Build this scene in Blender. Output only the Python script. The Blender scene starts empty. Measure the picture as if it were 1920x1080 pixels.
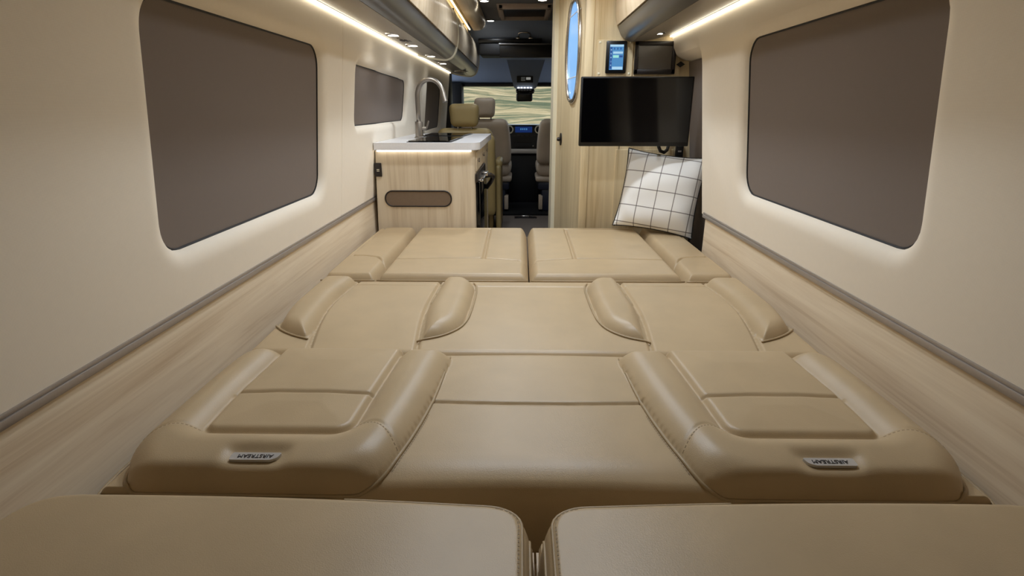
import bpy, bmesh, math, random
import numpy as np
from mathutils import Vector, Matrix

S = bpy.context.scene
C = S.collection
PI = math.pi
random.seed(7)

# ------------------------------------------------------------------ camera
cam_data = bpy.data.cameras.new('camera')
cam = bpy.data.objects.new('camera', cam_data)
C.objects.link(cam)
cam.location = (-0.023, 0.0, 1.06)
cam.rotation_euler = (PI / 2 - math.radians(18.418), 0, math.radians(0.924))
cam_data.sensor_width = 36.0
cam_data.lens = 18.75
cam_data.clip_start = 0.02
cam_data.clip_end = 500
S.camera = cam

# ------------------------------------------------------------------ world, exposure
S.view_settings.view_transform = 'Standard'
S.view_settings.look = 'None'
S.view_settings.gamma = 1.0
S.view_settings.use_curve_mapping = False
S.view_settings.exposure = 0.0
W = bpy.data.worlds.new('sky')
S.world = W
W.use_nodes = True
W.node_tree.nodes['Background'].inputs[0].default_value = (0.80, 0.88, 1.0, 1)
W.node_tree.nodes['Background'].inputs[1].default_value = 2.0

WARM = (0.80, 0.89, 1.0)
YELLOW = (1.0, 0.80, 0.42)
P_FILL = 22.5        # added unseen ceiling lamps over the bed
P_FRONT = 6.0       # ceiling lamps further forward
P_PUCK = 1.6        # lamps under the lockers
E_LED = 4.5        # strip brightness along the walls
E_COUNTER = 4.0
E_COVE = 5.0

# ------------------------------------------------------------------ materials
def lin(c):
    return tuple(((v / 255) / 12.92 if v / 255 <= 0.04045 else ((v / 255 + 0.055) / 1.055) ** 2.4) for v in c)

def new_mat(name):
    m = bpy.data.materials.new(name)
    m.use_nodes = True
    nt = m.node_tree
    return m, nt, nt.nodes['Principled BSDF']

def simple(name, rgb, rough=0.5, metal=0.0, bump=0.0, bscale=200.0, vary=0.06, spec=0.5, coat=0.0):
    m, nt, b = new_mat(name)
    col = lin(rgb)
    tc = nt.nodes.new('ShaderNodeTexCoord')
    nz = nt.nodes.new('ShaderNodeTexNoise')
    nz.inputs['Scale'].default_value = bscale
    nz.inputs['Detail'].default_value = 3
    nt.links.new(tc.outputs['Object'], nz.inputs['Vector'])
    rp = nt.nodes.new('ShaderNodeValToRGB')
    rp.color_ramp.elements[0].color = tuple(c * (1 - vary) for c in col) + (1,)
    rp.color_ramp.elements[1].color = tuple(min(1, c * (1 + vary)) for c in col) + (1,)
    nt.links.new(nz.outputs['Fac'], rp.inputs['Fac'])
    nt.links.new(rp.outputs['Color'], b.inputs['Base Color'])
    b.inputs['Roughness'].default_value = rough
    b.inputs['Metallic'].default_value = metal
    b.inputs['Specular IOR Level'].default_value = spec
    b.inputs['Coat Weight'].default_value = coat
    if bump:
        bp = nt.nodes.new('ShaderNodeBump')
        bp.inputs['Strength'].default_value = bump
        bp.inputs['Distance'].default_value = 0.001
        nt.links.new(nz.outputs['Fac'], bp.inputs['Height'])
        nt.links.new(bp.outputs['Normal'], b.inputs['Normal'])
    return m

def emit(name, rgb, strength):
    m, nt, b = new_mat(name)
    b.inputs['Base Color'].default_value = (0.8, 0.8, 0.8, 1) if strength > 2 else tuple(c * 0.3 for c in rgb) + (1,)
    b.inputs['Emission Color'].default_value = tuple(rgb) + (1,)
    b.inputs['Emission Strength'].default_value = strength
    return m

def leather(name, rgb, rough=0.42):
    m, nt, b = new_mat(name)
    col = lin(rgb)
    tc = nt.nodes.new('ShaderNodeTexCoord')
    vo = nt.nodes.new('ShaderNodeTexVoronoi')
    vo.inputs['Scale'].default_value = 520
    nz = nt.nodes.new('ShaderNodeTexNoise')
    nz.inputs['Scale'].default_value = 9
    nz.inputs['Detail'].default_value = 4
    nt.links.new(tc.outputs['Object'], vo.inputs['Vector'])
    nt.links.new(tc.outputs['Object'], nz.inputs['Vector'])
    rp = nt.nodes.new('ShaderNodeValToRGB')
    rp.color_ramp.elements[0].position = 0.3
    rp.color_ramp.elements[1].position = 0.7
    rp.color_ramp.elements[0].color = tuple(c * 0.95 for c in col) + (1,)
    rp.color_ramp.elements[1].color = tuple(c * 1.05 for c in col) + (1,)
    nt.links.new(nz.outputs['Fac'], rp.inputs['Fac'])
    nt.links.new(rp.outputs['Color'], b.inputs['Base Color'])
    b.inputs['Roughness'].default_value = rough
    ad = nt.nodes.new('ShaderNodeMath')
    ad.operation = 'MULTIPLY_ADD'
    ad.inputs[1].default_value = 3.0
    nt.links.new(nz.outputs['Fac'], ad.inputs[0])
    nt.links.new(vo.outputs['Distance'], ad.inputs[2])
    bp = nt.nodes.new('ShaderNodeBump')
    bp.inputs['Strength'].default_value = 0.10
    bp.inputs['Distance'].default_value = 0.0015
    nt.links.new(ad.outputs[0], bp.inputs['Height'])
    nt.links.new(bp.outputs['Normal'], b.inputs['Normal'])
    return m

def wood(name, light, dark, axis, scale=1.0, rough=0.45):
    """straight-grained pale timber; axis is the direction the grain runs in"""
    m, nt, b = new_mat(name)
    tc = nt.nodes.new('ShaderNodeTexCoord')
    mp = nt.nodes.new('ShaderNodeMapping')
    sc = [14.0 * scale] * 3
    sc[axis] = 0.55 * scale
    mp.inputs['Scale'].default_value = sc
    nt.links.new(tc.outputs['Object'], mp.inputs['Vector'])
    n1 = nt.nodes.new('ShaderNodeTexNoise')
    n1.inputs['Scale'].default_value = 1.6
    n1.inputs['Detail'].default_value = 6
    n1.inputs['Roughness'].default_value = 0.62
    n1.inputs['Distortion'].default_value = 0.9
    nt.links.new(mp.outputs[0], n1.inputs['Vector'])
    mp2 = nt.nodes.new('ShaderNodeMapping')
    sc2 = [170.0 * scale] * 3
    sc2[axis] = 2.5 * scale
    mp2.inputs['Scale'].default_value = sc2
    nt.links.new(tc.outputs['Object'], mp2.inputs['Vector'])
    n2 = nt.nodes.new('ShaderNodeTexNoise')
    n2.inputs['Scale'].default_value = 1.0
    n2.inputs['Detail'].default_value = 2
    nt.links.new(mp2.outputs[0], n2.inputs['Vector'])
    mx = nt.nodes.new('ShaderNodeMath')
    mx.operation = 'MULTIPLY_ADD'
    mx.inputs[1].default_value = 0.22
    nt.links.new(n2.outputs['Fac'], mx.inputs[0])
    nt.links.new(n1.outputs['Fac'], mx.inputs[2])
    rp = nt.nodes.new('ShaderNodeValToRGB')
    e = rp.color_ramp.elements
    e[0].position = 0.36
    e[0].color = lin(dark) + (1,)
    e[1].position = 0.72
    e[1].color = lin(light) + (1,)
    x = e.new(0.54)
    mid = [(p * 0.35 + q * 0.65) for p, q in zip(lin(dark), lin(light))]
    x.color = tuple(mid) + (1,)
    nt.links.new(mx.outputs[0], rp.inputs['Fac'])
    nt.links.new(rp.outputs['Color'], b.inputs['Base Color'])
    b.inputs['Roughness'].default_value = rough
    return m

def weave(name, rgb, scale, vary, rough=0.85, bump=0.15):
    m, nt, b = new_mat(name)
    col = lin(rgb)
    tc = nt.nodes.new('ShaderNodeTexCoord')
    outs = []
    for d in ('Y', 'Z'):
        w = nt.nodes.new('ShaderNodeTexWave')
        w.bands_direction = d
        w.inputs['Scale'].default_value = scale
        w.inputs['Distortion'].default_value = 1.5
        nt.links.new(tc.outputs['Object'], w.inputs['Vector'])
        outs.append(w)
    nz = nt.nodes.new('ShaderNodeTexNoise')
    nz.inputs['Scale'].default_value = 60
    nt.links.new(tc.outputs['Object'], nz.inputs['Vector'])
    a = nt.nodes.new('ShaderNodeMath')
    a.operation = 'ADD'
    nt.links.new(outs[0].outputs['Fac'], a.inputs[0])
    nt.links.new(outs[1].outputs['Fac'], a.inputs[1])
    a2 = nt.nodes.new('ShaderNodeMath')
    a2.operation = 'MULTIPLY_ADD'
    a2.inputs[1].default_value = 0.33
    nt.links.new(a.outputs[0], a2.inputs[0])
    h = nt.nodes.new('ShaderNodeMath')
    h.operation = 'MULTIPLY'
    h.inputs[1].default_value = 0.33
    nt.links.new(nz.outputs['Fac'], h.inputs[0])
    nt.links.new(h.outputs[0], a2.inputs[2])
    rp = nt.nodes.new('ShaderNodeValToRGB')
    rp.color_ramp.elements[0].color = tuple(c * (1 - vary) for c in col) + (1,)
    rp.color_ramp.elements[1].color = tuple(c * (1 + vary) for c in col) + (1,)
    nt.links.new(a2.outputs[0], rp.inputs['Fac'])
    nt.links.new(rp.outputs['Color'], b.inputs['Base Color'])
    b.inputs['Roughness'].default_value = rough
    b.inputs['Specular IOR Level'].default_value = 0.25
    bp = nt.nodes.new('ShaderNodeBump')
    bp.inputs['Strength'].default_value = bump
    bp.inputs['Distance'].default_value = 0.0006
    nt.links.new(a2.outputs[0], bp.inputs['Height'])
    nt.links.new(bp.outputs['Normal'], b.inputs['Normal'])
    return m

M = {}
M['leather'] = leather('beige_leather', (186, 163, 128), 0.38)
M['leather_seam'] = leather('beige_leather_piping', (172, 150, 116), 0.4)
M['seat_gold'] = leather('honey_leather', (170, 148, 98), 0.45)
M['seat_cream'] = leather('cream_leather', (205, 188, 166), 0.45)
M['thread'] = simple('pale_thread', (150, 130, 100), 0.7)
M['wallcloth'] = weave('cream_wall_cloth', (241, 230, 212), 130, 0.05)
M['shade'] = weave('taupe_shade_cloth', (126, 115, 107), 150, 0.06, 0.9)
M['gasket'] = simple('black_rubber', (22, 20, 19), 0.6)
M['wood_y'] = wood('ash_wood_lengthways', (238, 222, 196), (202, 178, 146), 1)
M['wood_z'] = wood('ash_wood_upright', (218, 202, 176), (188, 166, 136), 2)
M['wood_z2'] = wood('ash_wood_partition', (234, 214, 174), (198, 172, 126), 2)
M['alu'] = simple('brushed_aluminium', (170, 161, 153), 0.36, 0.5)
M['chrome'] = simple('satin_chrome', (205, 200, 195), 0.22, 1.0)
M['nickel'] = simple('brushed_nickel', (158, 150, 140), 0.34, 0.85)
M['reading'] = emit('reading_light', (1.0, 0.98, 0.95), 3.0)
M['plate'] = simple('nickel_plate', (200, 197, 194), 0.35, 0.45)
M['greymetal'] = simple('warm_grey_laminate', (166, 158, 146), 0.32, 0.2)
M['slate'] = simple('slate_grey_laminate', (112, 110, 108), 0.3, 0.2)
M['rim'] = simple('cream_end_rim', (240, 232, 206), 0.35)
M['lockerdoor'] = wood('locker_door_wood', (230, 210, 180), (204, 180, 146), 2, 1.0, 0.22)
M['black'] = simple('black_plastic', (14, 14, 15), 0.35)
M['blacksoft'] = simple('black_soft_plastic', (20, 20, 22), 0.6)
M['gloss'] = simple('black_gloss', (5, 5, 6), 0.08)
M['glasslid'] = simple('black_glass', (10, 10, 10), 0.05)
M['bezel'] = simple('dark_brown_bezel', (34, 27, 25), 0.35)
M['monitor'] = simple('grey_monitor_screen', (86, 80, 74), 0.18)
M['white_top'] = simple('white_solid_surface', (226, 224, 224), 0.25)
M['grille'] = weave('brown_speaker_cloth', (118, 100, 82), 160, 0.18)
M['headliner'] = simple('slate_headliner', (142, 155, 178), 0.9, vary=0.1)
M['ceiling'] = simple('pale_ceiling', (176, 168, 154), 0.9)
M['ceiling_f'] = simple('dark_grey_ceiling', (112, 110, 110), 0.85)
M['carpet'] = simple('taupe_carpet', (128, 116, 106), 0.95, bump=0.6, bscale=300, vary=0.2)
M['cabfloor'] = simple('black_cab_mat', (10, 10, 11), 0.9)
M['shell'] = simple('grey_body_shell', (26, 25, 25), 0.9)
M['pedestal'] = simple('navy_pedestal', (42, 48, 66), 0.45)
M['vent'] = simple('taupe_vent', (172, 154, 138), 0.55)
M['led'] = emit('led_warm', (1.0, 0.94, 0.78), E_LED)
M['led_counter'] = emit('led_counter', (1.0, 0.96, 0.88), E_COUNTER)
M['led_cove'] = emit('led_cove', YELLOW, E_COVE)
M['lens'] = emit('lamp_lens', (1.0, 0.95, 0.85), 14.0)
M['bathglass'] = emit('frosted_glass_glow', (0.24, 0.50, 0.90), 0.85)  # emission put into the oval pane in place of daylight behind it
M['bathglass'].node_tree.nodes['Principled BSDF'].inputs['Roughness'].default_value = 0.2
M['scr_blue'] = emit('screen_blue', (0.08, 0.28, 0.58), 0.7)
M['scr_pale'] = emit('screen_pale', (0.45, 0.72, 0.92), 0.7)
M['scr_teal'] = emit('screen_teal', (0.30, 0.68, 0.62), 0.9)
M['scr_navy'] = emit('screen_navy', (0.02, 0.08, 0.28), 0.8)
M['scr_dash'] = emit('screen_dash', (0.01, 0.05, 0.26), 0.35)
M['scr_text'] = emit('screen_text', (0.65, 0.65, 0.60), 0.35)
M['cushion_back'] = simple('cushion_ivory', (226, 222, 214), 0.9, vary=0.02)

def plaid():
    m, nt, b = new_mat('checked_cushion_cloth')
    tc = nt.nodes.new('ShaderNodeTexCoord')
    sx = nt.nodes.new('ShaderNodeSeparateXYZ')
    nt.links.new(tc.outputs['Object'], sx.inputs[0])
    masks = []
    for ax, off in (('X', 0.006), ('Z', 0.0)):
        a = nt.nodes.new('ShaderNodeMath'); a.operation = 'ADD'; a.inputs[1].default_value = 10 * 0.088 + off
        nt.links.new(sx.outputs[ax], a.inputs[0])
        md = nt.nodes.new('ShaderNodeMath'); md.operation = 'PINGPONG'; md.inputs[1].default_value = 0.044
        nt.links.new(a.outputs[0], md.inputs[0])
        lt = nt.nodes.new('ShaderNodeMath'); lt.operation = 'LESS_THAN'; lt.inputs[1].default_value = 0.0022
        nt.links.new(md.outputs[0], lt.inputs[0])
        masks.append(lt)
    s = nt.nodes.new('ShaderNodeMath'); s.operation = 'ADD'
    nt.links.new(masks[0].outputs[0], s.inputs[0]); nt.links.new(masks[1].outputs[0], s.inputs[1])
    k = nt.nodes.new('ShaderNodeMath'); k.operation = 'MULTIPLY'; k.inputs[1].default_value = 0.5
    nt.links.new(s.outputs[0], k.inputs[0])
    rp = nt.nodes.new('ShaderNodeValToRGB')
    e = rp.color_ramp.elements
    e[0].position = 0.0; e[0].color = lin((246, 244, 240)) + (1,)
    e[1].position = 1.0; e[1].color = lin((104, 98, 96)) + (1,)
    x = e.new(0.5); x.color = lin((146, 140, 136)) + (1,)
    nt.links.new(k.outputs[0], rp.inputs['Fac'])
    nt.links.new(rp.outputs['Color'], b.inputs['Base Color'])
    b.inputs['Roughness'].default_value = 0.9
    b.inputs['Specular IOR Level'].default_value = 0.2
    nz = nt.nodes.new('ShaderNodeTexNoise'); nz.inputs['Scale'].default_value = 500
    nt.links.new(tc.outputs['Object'], nz.inputs['Vector'])
    bp = nt.nodes.new('ShaderNodeBump'); bp.inputs['Strength'].default_value = 0.2; bp.inputs['Distance'].default_value = 0.001
    nt.links.new(nz.outputs['Fac'], bp.inputs['Height']); nt.links.new(bp.outputs['Normal'], b.inputs['Normal'])
    return m
M['plaid'] = plaid()

def dune():
    m, nt, b = new_mat('dune_sand_and_grass')
    tc = nt.nodes.new('ShaderNodeTexCoord')
    mp = nt.nodes.new('ShaderNodeMapping'); mp.inputs['Scale'].default_value = (0.07, 0.55, 0.8)
    mp.inputs['Rotation'].default_value = (0, 0, 0.12)
    nt.links.new(tc.outputs['Object'], mp.inputs['Vector'])
    n1 = nt.nodes.new('ShaderNodeTexNoise'); n1.inputs['Scale'].default_value = 1.3; n1.inputs['Detail'].default_value = 8
    n1.inputs['Roughness'].default_value = 0.7; n1.inputs['Distortion'].default_value = 0.6
    nt.links.new(mp.outputs[0], n1.inputs['Vector'])
    rp = nt.nodes.new('ShaderNodeValToRGB')
    e = rp.color_ramp.elements
    e[0].position = 0.38; e[0].color = lin((66, 80, 58)) + (1,)
    e[1].position = 0.66; e[1].color = lin((206, 184, 150)) + (1,)
    x = e.new(0.47); x.color = lin((124, 120, 90)) + (1,)
    x = e.new(0.53); x.color = lin((186, 162, 122)) + (1,)
    nt.links.new(n1.outputs['Fac'], rp.inputs['Fac'])
    nt.links.new(rp.outputs['Color'], b.inputs['Base Color'])
    b.inputs['Roughness'].default_value = 0.95
    b.inputs['Specular IOR Level'].default_value = 0.1
    return m
M['dune'] = dune()

def windscreen_glass():
    m, nt, b = new_mat('windscreen_glass')
    tr = nt.nodes.new('ShaderNodeBsdfTransparent'); tr.inputs[0].default_value = (0.93, 0.96, 0.94, 1)
    gl = nt.nodes.new('ShaderNodeBsdfGlossy'); gl.inputs['Roughness'].default_value = 0.02
    mx = nt.nodes.new('ShaderNodeMixShader'); mx.inputs[0].default_value = 0.06
    nt.links.new(tr.outputs[0], mx.inputs[1]); nt.links.new(gl.outputs[0], mx.inputs[2])
    nt.links.new(mx.outputs[0], nt.nodes['Material Output'].inputs['Surface'])
    return m
M['glass'] = windscreen_glass()

# ------------------------------------------------------------------ mesh helpers (geometry is (verts, faces))
def join(*gs):
    v, f = [], []
    for a, b in gs:
        n = len(v)
        v += [tuple(p) for p in a]
        f += [tuple(i + n for i in q) for q in b]
    return v, f

def box(x0, x1, y0, y1, z0, z1, bev=0.0, seg=2):
    bm = bmesh.new()
    bmesh.ops.create_cube(bm, size=1.0)
    for v in bm.verts:
        v.co = Vector(((x0 + x1) / 2 + v.co.x * (x1 - x0), (y0 + y1) / 2 + v.co.y * (y1 - y0), (z0 + z1) / 2 + v.co.z * (z1 - z0)))
    if bev:
        bmesh.ops.bevel(bm, geom=list(bm.edges), offset=bev, segments=seg, profile=0.5, affect='EDGES')
    bm.verts.index_update()
    g = ([tuple(v.co) for v in bm.verts], [tuple(v.index for v in f.verts) for f in bm.faces])
    bm.free()
    return g

def xf(g, mtx):
    return [tuple(mtx @ Vector(p)) for p in g[0]], g[1]

def mapv(g, fn):
    return [tuple(fn(*p)) for p in g[0]], g[1]

def puff(w, d, h, r, n=14, fn=None):
    """soft rounded block centred on the origin"""
    v, f, idx = [], [], {}
    def vid(p):
        k = tuple(round(c, 6) for c in p)
        if k not in idx:
            q = np.array(p)
            half = np.array([w / 2, d / 2, h / 2])
            pos = q * half
            core = np.clip(pos, -(half - r), half - r)
            dv = pos - core
            L = np.linalg.norm(dv)
            pos = core + (dv / L * min(r, L * 1.0) if L > 1e-9 else 0) if L > r else pos
            idx[k] = len(v)
            v.append(tuple(pos))
        return idx[k]
    t = [math.sin((i / n - 0.5) * PI) for i in range(n + 1)]
    for ax in range(3):
        for s in (-1, 1):
            for i in range(n):
                for j in range(n):
                    q = []
                    for a, b in ((i, j), (i + 1, j), (i + 1, j + 1), (i, j + 1)):
                        p = [0, 0, 0]
                        p[ax] = s
                        p[(ax + 1) % 3] = t[a]
                        p[(ax + 2) % 3] = t[b]
                        q.append(vid(p))
                    f.append(tuple(q) if s > 0 else tuple(q[::-1]))
    g = (v, f)
    return mapv(g, fn) if fn else g

def tube(pts, r, n=8, closed=False):
    P = [Vector(p) for p in pts]
    v, f = [], []
    N = len(P)
    up = None
    for i in range(N):
        if closed:
            t = (P[(i + 1) % N] - P[i - 1]).normalized()
        else:
            t = (P[min(i + 1, N - 1)] - P[max(i - 1, 0)]).normalized()
        if up is None:
            up = Vector((0, 0, 1)) if abs(t.z) < 0.9 else Vector((1, 0, 0))
        a = t.cross(up)
        if a.length < 1e-6:
            a = t.orthogonal()
        a.normalize()
        b = a.cross(t).normalized()
        up = b
        rr = r[i] if isinstance(r, (list, tuple)) else r
        for k in range(n):
            an = 2 * PI * k / n
            v.append(tuple(P[i] + a * (math.cos(an) * rr) + b * (math.sin(an) * rr)))
    for i in range(N if closed else N - 1):
        j = (i + 1) % N
        for k in range(n):
            f.append((i * n + k, i * n + (k + 1) % n, j * n + (k + 1) % n, j * n + k))
    if not closed:
        f.append(tuple(range(n))[::-1])
        f.append(tuple((N - 1) * n + k for k in range(n)))
    return v, f

def lathe(prof, n=24, axis='z', at=(0, 0, 0)):
    v, f = [], []
    for r, z in prof:
        for k in range(n):
            a = 2 * PI * k / n
            p = (r * math.cos(a), r * math.sin(a), z)
            if axis == 'y': p = (p[0], p[2], p[1])
            if axis == 'x': p = (p[2], p[0], p[1])
            v.append((p[0] + at[0], p[1] + at[1], p[2] + at[2]))
    m = len(prof)
    for i in range(m - 1):
        for k in range(n):
            f.append((i * n + k, i * n + (k + 1) % n, (i + 1) * n + (k + 1) % n, (i + 1) * n + k))
    f.append(tuple(range(n))[::-1])
    f.append(tuple((m - 1) * n + k for k in range(n)))
    return v, f

def prism(poly, fn0, fn1):
    """polygon of 2-D points, mapped by fn0/fn1 to the two faces of a slab"""
    n = len(poly)
    v = [tuple(fn0(*p)) for p in poly] + [tuple(fn1(*p)) for p in poly]
    f = [tuple(range(n))[::-1], tuple(range(n, 2 * n))]
    f += [(i, (i + 1) % n, n + (i + 1) % n, n + i) for i in range(n)]
    return v, f

def rrect(a0, a1, b0, b1, r, n=7):
    out = []
    for ca, cb, s in ((a1 - r, b0 + r, -PI / 2), (a1 - r, b1 - r, 0), (a0 + r, b1 - r, PI / 2), (a0 + r, b0 + r, PI)):
        for k in range(n + 1):
            t = s + PI / 2 * k / n
            out.append((ca + r * math.cos(t), cb + r * math.sin(t)))
    return out

def chaikin(p, it=3, closed=True):
    for _ in range(it):
        q = []
        n = len(p)
        if not closed: q.append(p[0])
        for i in range(n if closed else n - 1):
            a, b = p[i], p[(i + 1) % n]
            q.append((a[0] * .75 + b[0] * .25, a[1] * .75 + b[1] * .25))
            q.append((a[0] * .25 + b[0] * .75, a[1] * .25 + b[1] * .75))
        if not closed: q.append(p[-1])
        p = q
    return p

def roundpoly(p, r, n=5):
    """round each corner of a polygon; r may be one number or one per corner"""
    out = []
    m = len(p)
    for i in range(m):
        rr = r[i] if isinstance(r, (list, tuple)) else r
        a, b, c = Vector(p[i - 1]), Vector(p[i]), Vector(p[(i + 1) % m])
        u, w = (a - b), (c - b)
        k = min(rr, u.length * .45, w.length * .45)
        s, e = b + u.normalized() * k, b + w.normalized() * k
        for j in range(n + 1):
            t = j / n
            q = s * (1 - t) ** 2 + b * 2 * t * (1 - t) + e * t * t
            out.append((q.x, q.y))
    return out

def psdf(poly, X, Y):
    """distance to polygon outline, positive inside"""
    d = np.full(X.shape, 1e9)
    ins = np.zeros(X.shape, bool)
    n = len(poly)
    for i in range(n):
        ax, ay = poly[i]
        bx, by = poly[(i + 1) % n]
        ex, ey = bx - ax, by - ay
        L = ex * ex + ey * ey
        if L < 1e-14: continue
        wx, wy = X - ax, Y - ay
        t = np.clip((wx * ex + wy * ey) / L, 0, 1)
        d = np.minimum(d, (wx - t * ex) ** 2 + (wy - t * ey) ** 2)
        c = ((ay <= Y) & (by > Y)) | ((by <= Y) & (ay > Y))
        with np.errstate(divide='ignore', invalid='ignore'):
            xi = ax + (Y - ay) * ex / (ey if ey else 1e-12)
        ins ^= c & (X < xi)
    return np.where(ins, np.sqrt(d), -np.sqrt(d))

def ldist(line, X, Y):
    d = np.full(X.shape, 1e9)
    for (ax, ay), (bx, by) in zip(line[:-1], line[1:]):
        ex, ey = bx - ax, by - ay
        L = ex * ex + ey * ey + 1e-14
        t = np.clip(((X - ax) * ex + (Y - ay) * ey) / L, 0, 1)
        d = np.minimum(d, (X - ax - t * ex) ** 2 + (Y - ay - t * ey) ** 2)
    return np.sqrt(d)

def edge(d, w, g, p=2.2):
    """rounded drop of depth g over the width w at the edge of a padded panel"""
    t = np.clip(d / w, 0, 1)
    return -g * (1 - t) ** p

def groove(d, w=0.008, g=0.006):
    return -g * np.clip(1 - d / w, 0, 1) ** 1.5

# ------------------------------------------------------------------ object helpers
def obj(name, g, mat, parent=None, smooth=True, local=False, kind=None, label=None):
    me = bpy.data.meshes.new(name)
    off = Vector((0, 0, 0))
    if parent is not None and not local:
        r = parent
        while r.parent: r = r.parent
        off = r.location
    if isinstance(g[0], np.ndarray):
        v = g[0] - np.array(off)
        f = g[1]
        me.vertices.add(len(v)); me.vertices.foreach_set('co', v.astype(np.float32).ravel())
        me.loops.add(f.size); me.loops.foreach_set('vertex_index', f.astype(np.int32).ravel())
        me.polygons.add(len(f))
        me.polygons.foreach_set('loop_start', np.arange(0, f.size, 4, dtype=np.int32))
        me.update(calc_edges=True)
    else:
        me.from_pydata([(p[0] - off.x, p[1] - off.y, p[2] - off.z) for p in g[0]], [], g[1])
    me.validate()
    me.materials.append(M[mat] if isinstance(mat, str) else mat)
    if smooth:
        me.polygons.foreach_set('use_smooth', [True] * len(me.polygons))
        if smooth != 'all':
            try: me.set_sharp_from_angle(angle=math.radians(38))
            except Exception: pass
    me.update()
    o = bpy.data.objects.new(name, me)
    C.objects.link(o)
    if parent is not None: o.parent = parent
    if kind: o['kind'] = kind
    if label: o['label'] = label
    return o

def thing(name, label, cat, loc=(0, 0, 0), rot=(0, 0, 0), group=None):
    o = bpy.data.objects.new(name, None)
    o.empty_display_size = 0.05
    C.objects.link(o)
    o.location = loc
    o.rotation_euler = rot
    o['label'] = label
    o['category'] = cat
    if group: o['group'] = group
    return o

def tag(o, label, cat, group=None):
    o['label'] = label
    o['category'] = cat
    if group: o['group'] = group
    return o

def struct(name, g, mat, **k):
    return obj(name, g, mat, kind='structure', **k)

def hfield(X, Y, Z, rid, names, mat, parent, fix=None):
    """one continuous padded surface, split into one mesh for each region number"""
    nx, ny = X.shape
    V = np.stack([X, Y, Z], -1).reshape(-1, 3)
    I = np.arange(nx * ny).reshape(nx, ny)
    F = np.stack([I[:-1, :-1], I[1:, :-1], I[1:, 1:], I[:-1, 1:]], -1).reshape(-1, 4)
    # keep the normals continuous over the cuts by using the normals of the whole surface
    P = np.stack([X, Y, Z], -1)
    N = np.cross(np.gradient(P, axis=0), np.gradient(P, axis=1)).reshape(-1, 3)
    N /= np.linalg.norm(N, axis=1)[:, None] + 1e-12
    fr = rid[:-1, :-1].reshape(-1)
    out = {}
    for k, nm in names.items():
        ff = F[fr == k]
        if not len(ff): continue
        u, inv = np.unique(ff, return_inverse=True)
        o = obj(nm, (V[u], inv.reshape(-1, 4)), mat, parent, smooth='all')
        try: o.data.normals_split_custom_set_from_vertices(N[u].tolist())
        except Exception: pass
        out.setdefault(nm, []).append(o)
    return out

def light(name, kind, loc, power, color, size=0.06, rot=(0, 0, 0), spread=None, parent=None):
    d = bpy.data.lights.new(name, kind)
    d.energy = power
    d.color = color
    if kind == 'AREA':
        d.shape = 'DISK'; d.size = size
        if spread: d.spread = spread
    elif kind == 'SPOT':
        d.spot_size = spread or 2.2; d.spot_blend = 0.8; d.shadow_soft_size = size
    else:
        d.shadow_soft_size = size
    o = bpy.data.objects.new(name, d)
    C.objects.link(o)
    o.location = loc
    o.rotation_euler = rot
    if parent is not None: o.parent = parent
    return o

# ================================================================== THE ROOM SHELL
K = 0.11
def wx(z):                                   # half width of the lining at height z
    return 0.83 - K * (z - 0.60)

def wall_grid(side, ys, zs, holes, seams):
    ys = ys[np.concatenate([[True], np.diff(ys) > 1e-4])]
    zs = zs[np.concatenate([[True], np.diff(zs) > 1e-4])]
    Yg, Zg = np.meshgrid(ys, zs, indexing='ij')
    off = np.zeros_like(Yg)
    for poly, depth, lip in holes:
        s = -psdf(poly, Yg, Zg)              # distance outside the opening
        t = np.clip(s / lip, 0, 1)
        o = depth * (1 - np.sqrt(np.maximum(0, 1 - (1 - t) ** 2)))
        o = np.where(s < 0, depth + np.clip(-s, 0, .02) * 1.2, o)
        off = np.maximum(off, o)
    for y in seams:
        off = np.maximum(off, 0.004 * np.clip(1 - np.abs(Yg - y) / 0.006, 0, 1))
    Xg = side * (0.83 - K * (Zg - 0.60) + off)
    V = np.stack([Xg, Yg, Zg], -1).reshape(-1, 3)
    n, m = Yg.shape
    I = np.arange(n * m).reshape(n, m)
    F = np.stack([I[:-1, :-1], I[1:, :-1], I[1:, 1:], I[:-1, 1:]], -1).reshape(-1, 4)
    if side > 0: F = F[:, ::-1].copy()
    return V, F

Z_W = np.concatenate([np.arange(0.60, 1.33, 0.008), np.arange(1.33, 1.445, 0.03)])
winL = rrect(1.155, 2.150, 0.745, 1.285, 0.075)
winS = roundpoly([(2.565, 0.990), (3.70, 0.995), (3.72, 1.245), (2.575, 1.262)], [0.05, 0.06, 0.06, 0.05])
winF = roundpoly([(4.47, 0.90), (5.32, 0.91), (5.32, 1.275), (4.47, 1.30)], 0.07)
winR = rrect(1.125, 2.065, 0.762, 1.295, 0.075)
opening = roundpoly([(2.555, 0.30), (3.4, 0.30), (3.4, 1.300), (2.555, 1.300)], [0.02, .02, .02, 0.06])

yl = np.concatenate([np.arange(0.34, 1.0, 0.03), np.arange(1.0, 2.30, 0.008), np.arange(2.30, 2.44, 0.003), np.arange(2.44, 3.86, 0.008), np.arange(3.86, 4.3, 0.03), np.arange(4.3, 5.5, 0.015), np.arange(5.5, 5.74, 0.03)])
wall_left = struct('wall_left', wall_grid(-1, yl, Z_W, [(winL, .034, .05), (winS, .030, .04), (winF, .032, .045)], [2.365, 4.30]), 'wallcloth', smooth='all')
yr = np.concatenate([np.arange(0.34, 1.0, 0.03), np.arange(1.0, 2.2, 0.008), np.arange(2.2, 2.62, 0.006), np.arange(2.62, 3.03, 0.02)])
wall_right = struct('wall_right', wall_grid(1, yr, Z_W, [(winR, .034, .05), (opening, .10, .055)], []), 'wallcloth', smooth='all')

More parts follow.
